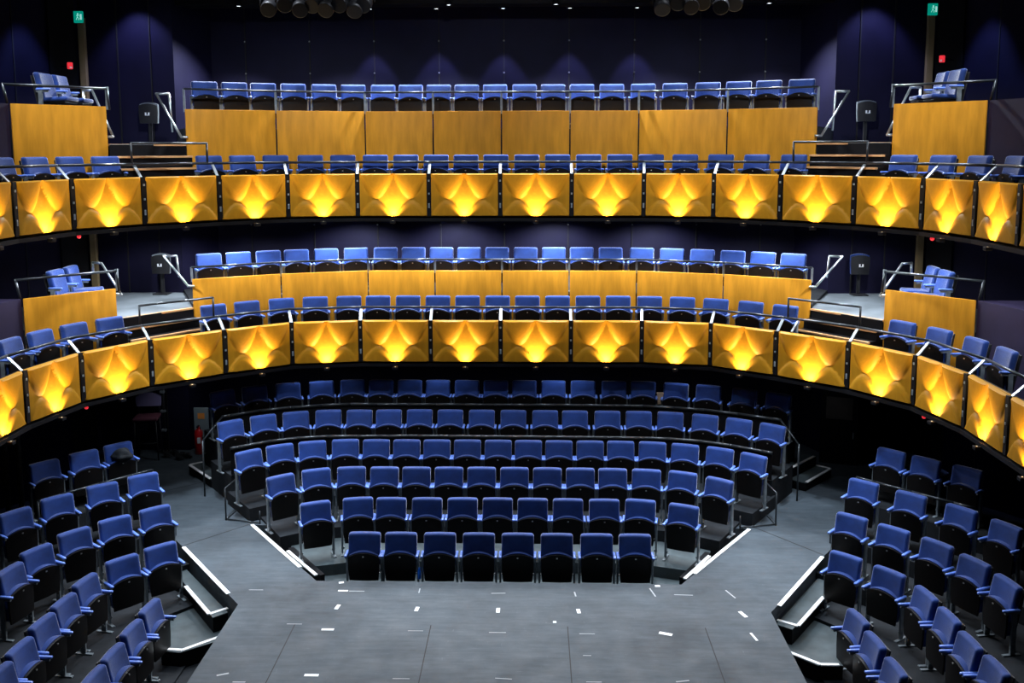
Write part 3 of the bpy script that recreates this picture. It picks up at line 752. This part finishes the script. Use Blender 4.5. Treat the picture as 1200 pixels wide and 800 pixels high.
# black bag on the rear left seat, card and bright blue tag
def blob(name, loc, s, mt, lab, cat, sd=1):
    bm = nb(); bmesh.ops.create_icosphere(bm, subdivisions=3, radius=1)
    rnd = random.Random(sd)
    ph = [rnd.uniform(0, 6) for _ in range(6)]
    for v in bm.verts:
        k = 1+.10*math.sin(5*v.co.x+ph[0])+.10*math.sin(6*v.co.y+ph[1])+.08*math.sin(7*v.co.z+ph[2])
        v.co = Vector((v.co.x*s[0]*k, v.co.y*s[1]*k, max(-.75, v.co.z)*s[2]*k))
    return tag(ob(name, bm, mt, None, True, loc), lab, cat)
x, y = BP['LA'][2]; a = math.radians(46)
fx, fy = math.sin(a), -math.cos(a)
blob('shoulder_bag', (x+fx*.20, y+fy*.20, 1.25-TOPZ+.70), (.17,.13,.12), TERR, 'crumpled black bag resting on the rear left bank seat', 'bag', 3)
P, zf = ROWPTS[0]; mx = (P[1][0]+P[2][0])/2
bm = nb(); lathe(bm, [(.022,0),(.024,.01),(.024,.12),(.010,.15),(.010,.17)], 12)
tag(ob('blue_bottle', bm, CYANB, None, True, (mx, P[1][1]-.24, zf+.26)), 'small bright blue bottle held between second and third front row seats', 'bottle')
P, zf = ROWPTS[5]; mx = (P[14][0]+P[15][0])/2
bm = nb(); box(bm, (0,0,.10), (.11,.05,.20), bev=.004); box(bm, (0,0,.21), (.13,.06,.03))
tag(ob('card_box', bm, BEIGE, None, False, (mx, P[14][1]-.15, zf+.46)), 'small beige card box between two rear row seats, right of centre', 'box')
# wall pipes in the lower left corner
for u, lab in ((6,'grey vertical pipe at the far left under the lower balcony'),(22,'grey vertical pipe second from the left under the lower balcony')):
    p = aty(u, 540, 17.3); bm = nb(); tube(bm, (0,0,-.6), (0,0,2.2), .05, 12)
    tag(ob('wall_pipe', bm, LEGM, None, True, (p.x, 17.3, 0)), lab, 'pipe', 'wall pipes')

# ------------------------------------------------------------------ marks on the stage
def mark(u, v, w, d, rz, lab):
    p = atz(u, v, 0); bm = nb(); box(bm, (0,0,.0015), (w, d, .002))
    tag(ob('tape_mark', bm, TAPE, None, False, (p.x, p.y, .0008), rz), lab, 'tape mark', 'white tape marks on the stage')
for (u, v, w, d, rz, lab) in (
 (395.5,711,.05,.13,-.15,'short white tape mark left of the front row, upright'), (402,692,.14,.035,0,'flat white tape mark nearest the left end of the front row'),
 (400,682.5,.07,.05,.3,'white tape scrap at the left foot of the front row'),
 (488.5,713.5,.05,.12,-.1,'white tape mark in front of the second front row seat'), (583.7,715,.05,.13,0,'white tape mark in front of the middle of the front row'),
 (678,716,.05,.12,.1,'white tape mark in front of the sixth front row seat'), (650,728.7,.045,.045,0,'tiny white dot of tape right of stage centre'),
 (384,737.4,.16,.045,0,'flat white tape mark on the left of the stage, upper'), (365,791,.17,.05,0,'flat white tape mark on the left of the stage, lower'),
 (870.7,719.7,.05,.17,.35,'slanted white tape mark near the right stage edge'), (780,742.5,.17,.06,-.35,'slanted white tape mark at the right of the stage'),
 (770.5,686.5,.07,.05,0,'white tape scrap at the right foot of the front row'),
 (883.5,746,.03,.2,.2,'thin white tape cross near the right stage edge')):
    mark(u, v, w, d, rz, lab)
FAINT = mat('worn_tape', (.30,.32,.33), .6)
for i, (u, v, w, d, rz) in enumerate(((418,692.5,.22,.015,0),(491.5,692,.015,.14,0),(584,695,.2,.015,.05),(674,696,.02,.14,.1),(764.8,694,.02,.26,.2),(801,697,.26,.015,-.05),(856,696,.02,.26,.35),(688,742.5,.2,.015,0),(688,768,.1,.012,0),(583,741,.22,.015,0),(487,739,.2,.012,0),(345,731,.2,.012,0),(590,795,.2,.014,-.1),(261,790,.14,.03,.4),(280,799,.15,.02,0),(696,799,.18,.015,0),(800,798,.16,.02,.2),(300,691,.2,.012,0),(470,795,.2,.01,0))):
    p = atz(u, v, 0); bm = nb(); box(bm, (0,0,.001), (w, d, .0015)); o = ob('trim_%d' % (10+i), bm, FAINT, None, False, (p.x, p.y, .0006), rz); o['kind'] = 'structure'

# ------------------------------------------------------------------ gantry and lighting rig
bm = nb(); box(bm, (0,19.95,9.32), (13.0,.5,.62)); struct('trim_gantry', bm, DARK)
def lantern(loc, aim, lab, name='stage_lantern', sc=1.0, grp='hanging stage lanterns', drop=False):
    e = empty(name, loc); q = (Vector(aim)-Vector(loc)).to_track_quat('-Z', 'Y').to_matrix().to_4x4()
    bm = nb(); lathe(bm, [(.05,.16),(.085,.13),(.095,0),(.11,-.02),(.11,-.14),(.10,-.14)], 16, q); ob('lamp_housing', bm, SHELL, e, True)
    bm = nb(); lathe(bm, [(.001,-.135),(.09,-.135),(.09,-.13),(.001,-.128)], 16, q); ob('lamp_lens', bm, GOLDL, e)
    bm = nb(); path(bm, [Vector((-.13,0,0)), Vector((-.13,0,.18)), Vector((.13,0,.18)), Vector((.13,0,0))], .012, 6); tube(bm, (0,0,.18), (0,0,.30 if not drop else (11.5-loc[2])/sc), .015); ob('yoke', bm, SHELL, e, True)
    e.scale = (sc, sc, sc)
    tag(e, lab, 'stage light', grp); return e
for sx, nm, us in ((-1,'left',(316,334,352,368,384,400,416,428)),(1,'right',(776,794,808,822,846,862))):
    y = 14.0
    a = aty(us[0]-12, 0, y); b = aty(us[-1]+12, 0, y); zb_ = a.z+.20
    bm = nb(); tube(bm, (a.x, y, zb_), (b.x, y, zb_), .03, 10); tube(bm, (a.x+.2, y, zb_), (a.x+.2, y, 11.5), .02); tube(bm, (b.x-.2, y, zb_), (b.x-.2, y, 11.5), .02); tag(ob('lighting_bar', bm, SHELL, None, True), 'black lighting bar hung above the %s of the auditorium' % nm, 'bar', 'lighting bars')
    for i, u in enumerate(us):
        p = aty(u, 3 if nm == 'left' else 0, y); p.z += (.03 if i % 2 else -.03)
        lantern((p.x, y, p.z-.02), (p.x*.6+random.uniform(-2,2), 7+random.uniform(-3,2), 3), 'stage lantern on the %s bar, %s' % (nm, ORD[i+1]+' from its left end'))

def downlight(x, y, z, energy, cone, blend, col, lab, tilt=(0,0), grp='downlights', rad=.05):
    e = empty('downlight', (x, y, z)); bm = nb(); lathe(bm, [(.07,.10),(.07,0),(.055,0),(.055,.02),(.001,.03)], 16); ob('can', bm, DARK, e, True)
    bm = nb(); lathe(bm, [(.001,.008),(.045,.008),(.045,.012),(.001,.014)], 12); ob('lens', bm, COOL, e)
    tag(e, lab, 'light', grp)
    l = spot('downlight_beam', (0,0,-.02), (tilt[0], tilt[1], -1), energy, cone, blend, col, rad); l.parent = e
VIO = (.45,.48,1.0)
NM5 = ['farthest left','left of centre','in the middle','right of centre','farthest right']
for i, k in enumerate((-2,-1,0,1,2)):
    downlight(k*1.345, 20.24, 8.98, 260, 54, .2, VIO, 'small wall-washing downlight on the gantry, %s' % NM5[i], (0,.02), 'wall washing downlights')
for sx, nm in ((-1,'left'),(1,'right')):
    downlight(sx*7.15, 19.0, 9.35, 190, 78, .6, (.42,.46,1.0), 'downlight washing the %s recess wall' % nm, (0,.25), 'wall washing downlights')
    downlight(sx*8.55, 18.3, 9.6, 380, 40, .7, (.28,.38,1.0), 'downlight washing the %s side wall, nearer the back' % nm, (sx*.15,.12), 'wall washing downlights')
    downlight(sx*9.35, 17.3, 9.6, 380, 40, .7, (.28,.38,1.0), 'downlight washing the %s side wall, nearer the stage' % nm, (sx*.15,.12), 'wall washing downlights')
def ring(curve, xs):
    out = []
    for x in xs:
        for a, b in zip(curve, curve[1:]):
            if a[0] <= x <= b[0]: t = (x-a[0])/(b[0]-a[0]); out.append((x, a[1]+(b[1]-a[1])*t)); break
    return out
DW = (.84,.91,1)
cb_ = offset(MAINX, .80); cf_ = offset(FASC, .72)
for i, (x, y) in enumerate(ring(cb_, (-5.2,-3.1,-1.05,1.05,3.1,5.2))):
    downlight(x, y, 4.90, 330, 150, .5, DW, 'downlight under the upper balcony above the back row, %s' % side_word(i, 6), (0,.0), 'lower balcony downlights')
for i, (x, y) in enumerate(ring(cf_, (-6.35,-5.0,-3.1,-1.05,1.05,3.1,5.0,6.35))):
    downlight(x, y, 4.90, 300, 150, .5, DW, 'downlight under the upper balcony above the front seats, %s' % side_word(i, 8), (0,-.25), 'lower balcony downlights')
for sx, nm in ((-1,'left'),(1,'right')):
    downlight(sx*7.0, 18.4, 4.90, 75, 140, .5, DW, 'downlight above the %s landing of the lower balcony' % nm, (0,0), 'lower balcony downlights')
    downlight(sx*7.0, 15.9, 4.90, 80, 150, .5, DW, 'added fill downlight above the %s lower box' % nm, (0,0), 'lower balcony downlights')  # added lamp, brightens the box seats and panel
for i, x in enumerate((-5.4,-3.6,-1.2,1.2,3.6,5.4)):
    downlight(x, 18.42, 2.12, (6,14,11,16,11,5)[i], 140, .5, (.75,.85,1), 'downlight under the lower balcony above the rear stalls, %s' % side_word(i, 6), (0,.25), 'stalls downlights')
downlight(-6.1, 18.6, 2.12, 14, 120, .5, DW, 'added fill downlight under the lower balcony beside the fire point', (0,.1), 'stalls downlights')  # extra lamp added so the extinguisher and board catch light

def area(name, loc, aim, sx, sy, energy, col):
    d = bpy.data.lights.new(name, 'AREA'); d.shape = 'RECTANGLE'; d.size = sx; d.size_y = sy; d.energy = energy; d.color = col
    o = bpy.data.objects.new(name, d); COL.objects.link(o); o.location = loc
    o.rotation_euler = (Vector(aim)-Vector(loc)).to_track_quat('-Z', 'Y').to_euler(); return o
# unseen spots added to light the hall, given invented lantern bodies
def fill_spot(loc, aim, energy, cone, col, lab, blend=.8, rad=.18):
    lantern(loc, aim, lab, 'fill_light', 1.4, 'added fill lights', True)
    d = (Vector(aim)-Vector(loc)).normalized()
    spot('fill_beam', Vector(loc)+d*.25, aim, energy, cone, blend, col, rad)
FILL_COL = (.80,.88,1.0)
# downlights on the gantry over the upper balcony seats
for i, x in enumerate((-5.2,-3.1,-1.05,1.05,3.1,5.2)):
    downlight(x, 19.72, 8.98, 1400, 120, .6, DW, 'gantry downlight above the upper balcony seats, %s' % side_word(i, 6), (x*.02,-.35), 'gantry downlights')
for sx, nm in ((-1,'left'),(1,'right')):
    fill_spot((sx*7.0, 13.0, 10.9), (sx*7.4,13.8,5.5), 900, 84, DW, 'added fill light above the side seats of the upper balcony, %s' % nm)
    for q, y in enumerate((14.5,13.0)):
        downlight(sx*7.3, y, 4.90, 110, 150, .5, DW, 'added fill downlight over the %s side seats of the lower balcony, %s' % (nm, ('nearer the box','farther from the box')[q]), (0,0), 'lower balcony downlights')  # added lamps that lift the brightness of the side seats
    fill_spot((sx*7.6, 15.2, 10.9), (sx*7.2,16.4,6.6), 1000, 60, DW, 'added fill light above the %s upper box' % nm)
fill_spot((-3.6,12.5,10.6), (-4.6,18.0,4.6), 1600, 80, FILL_COL, 'added fill light over the stage aimed at the balconies, left')
fill_spot((3.6,12.5,10.6), (4.6,18.0,4.6), 1600, 80, FILL_COL, 'added fill light over the stage aimed at the balconies, right')
fill_spot((0,11.5,10.6), (0,19,4.4), 1350, 80, FILL_COL, 'added fill light over the stage aimed at the balconies, middle')
fill_spot((-4.2,11.5,10.4), (-5.6,13.4,0), 1050, 62, (.74,.86,1), 'added fill light aimed down at the left seat bank')
fill_spot((4.2,11.5,10.4), (5.6,13.4,0), 750, 62, (.74,.86,1), 'added fill light aimed down at the right seat bank')
fill_spot((-3.8,15.2,10.5), (-4.5,15.3,0), 3600, 36, (.72,.86,1), 'added fill light above the left walkway')
fill_spot((3.9,15.2,10.5), (4.6,15.1,0), 3600, 36, (.72,.86,1), 'added fill light above the right walkway')
for i, x in enumerate((-3.2,0,3.2)):
    fill_spot((x,17.3,10.7), (x*.8,15.4,0), 850, 56, (.78,.88,1), 'steep added fill light above the centre rows, %s' % ('left','middle','right')[i])
fill_spot((0,12.2,10.6), (0,13.6,0), 230, 62, (.78,.88,1), 'added fill light over the stage aimed at the centre rows')

w = bpy.data.worlds.new('world'); SC.world = w; w.use_nodes = True
w.node_tree.nodes['Background'].inputs[0].default_value = (.5,.6,1,1); w.node_tree.nodes['Background'].inputs[1].default_value = .0
SC.view_settings.view_transform = 'Standard'; SC.view_settings.look = 'None'; SC.view_settings.gamma = 1; SC.view_settings.exposure = 0
SC.view_settings.use_curve_mapping = False
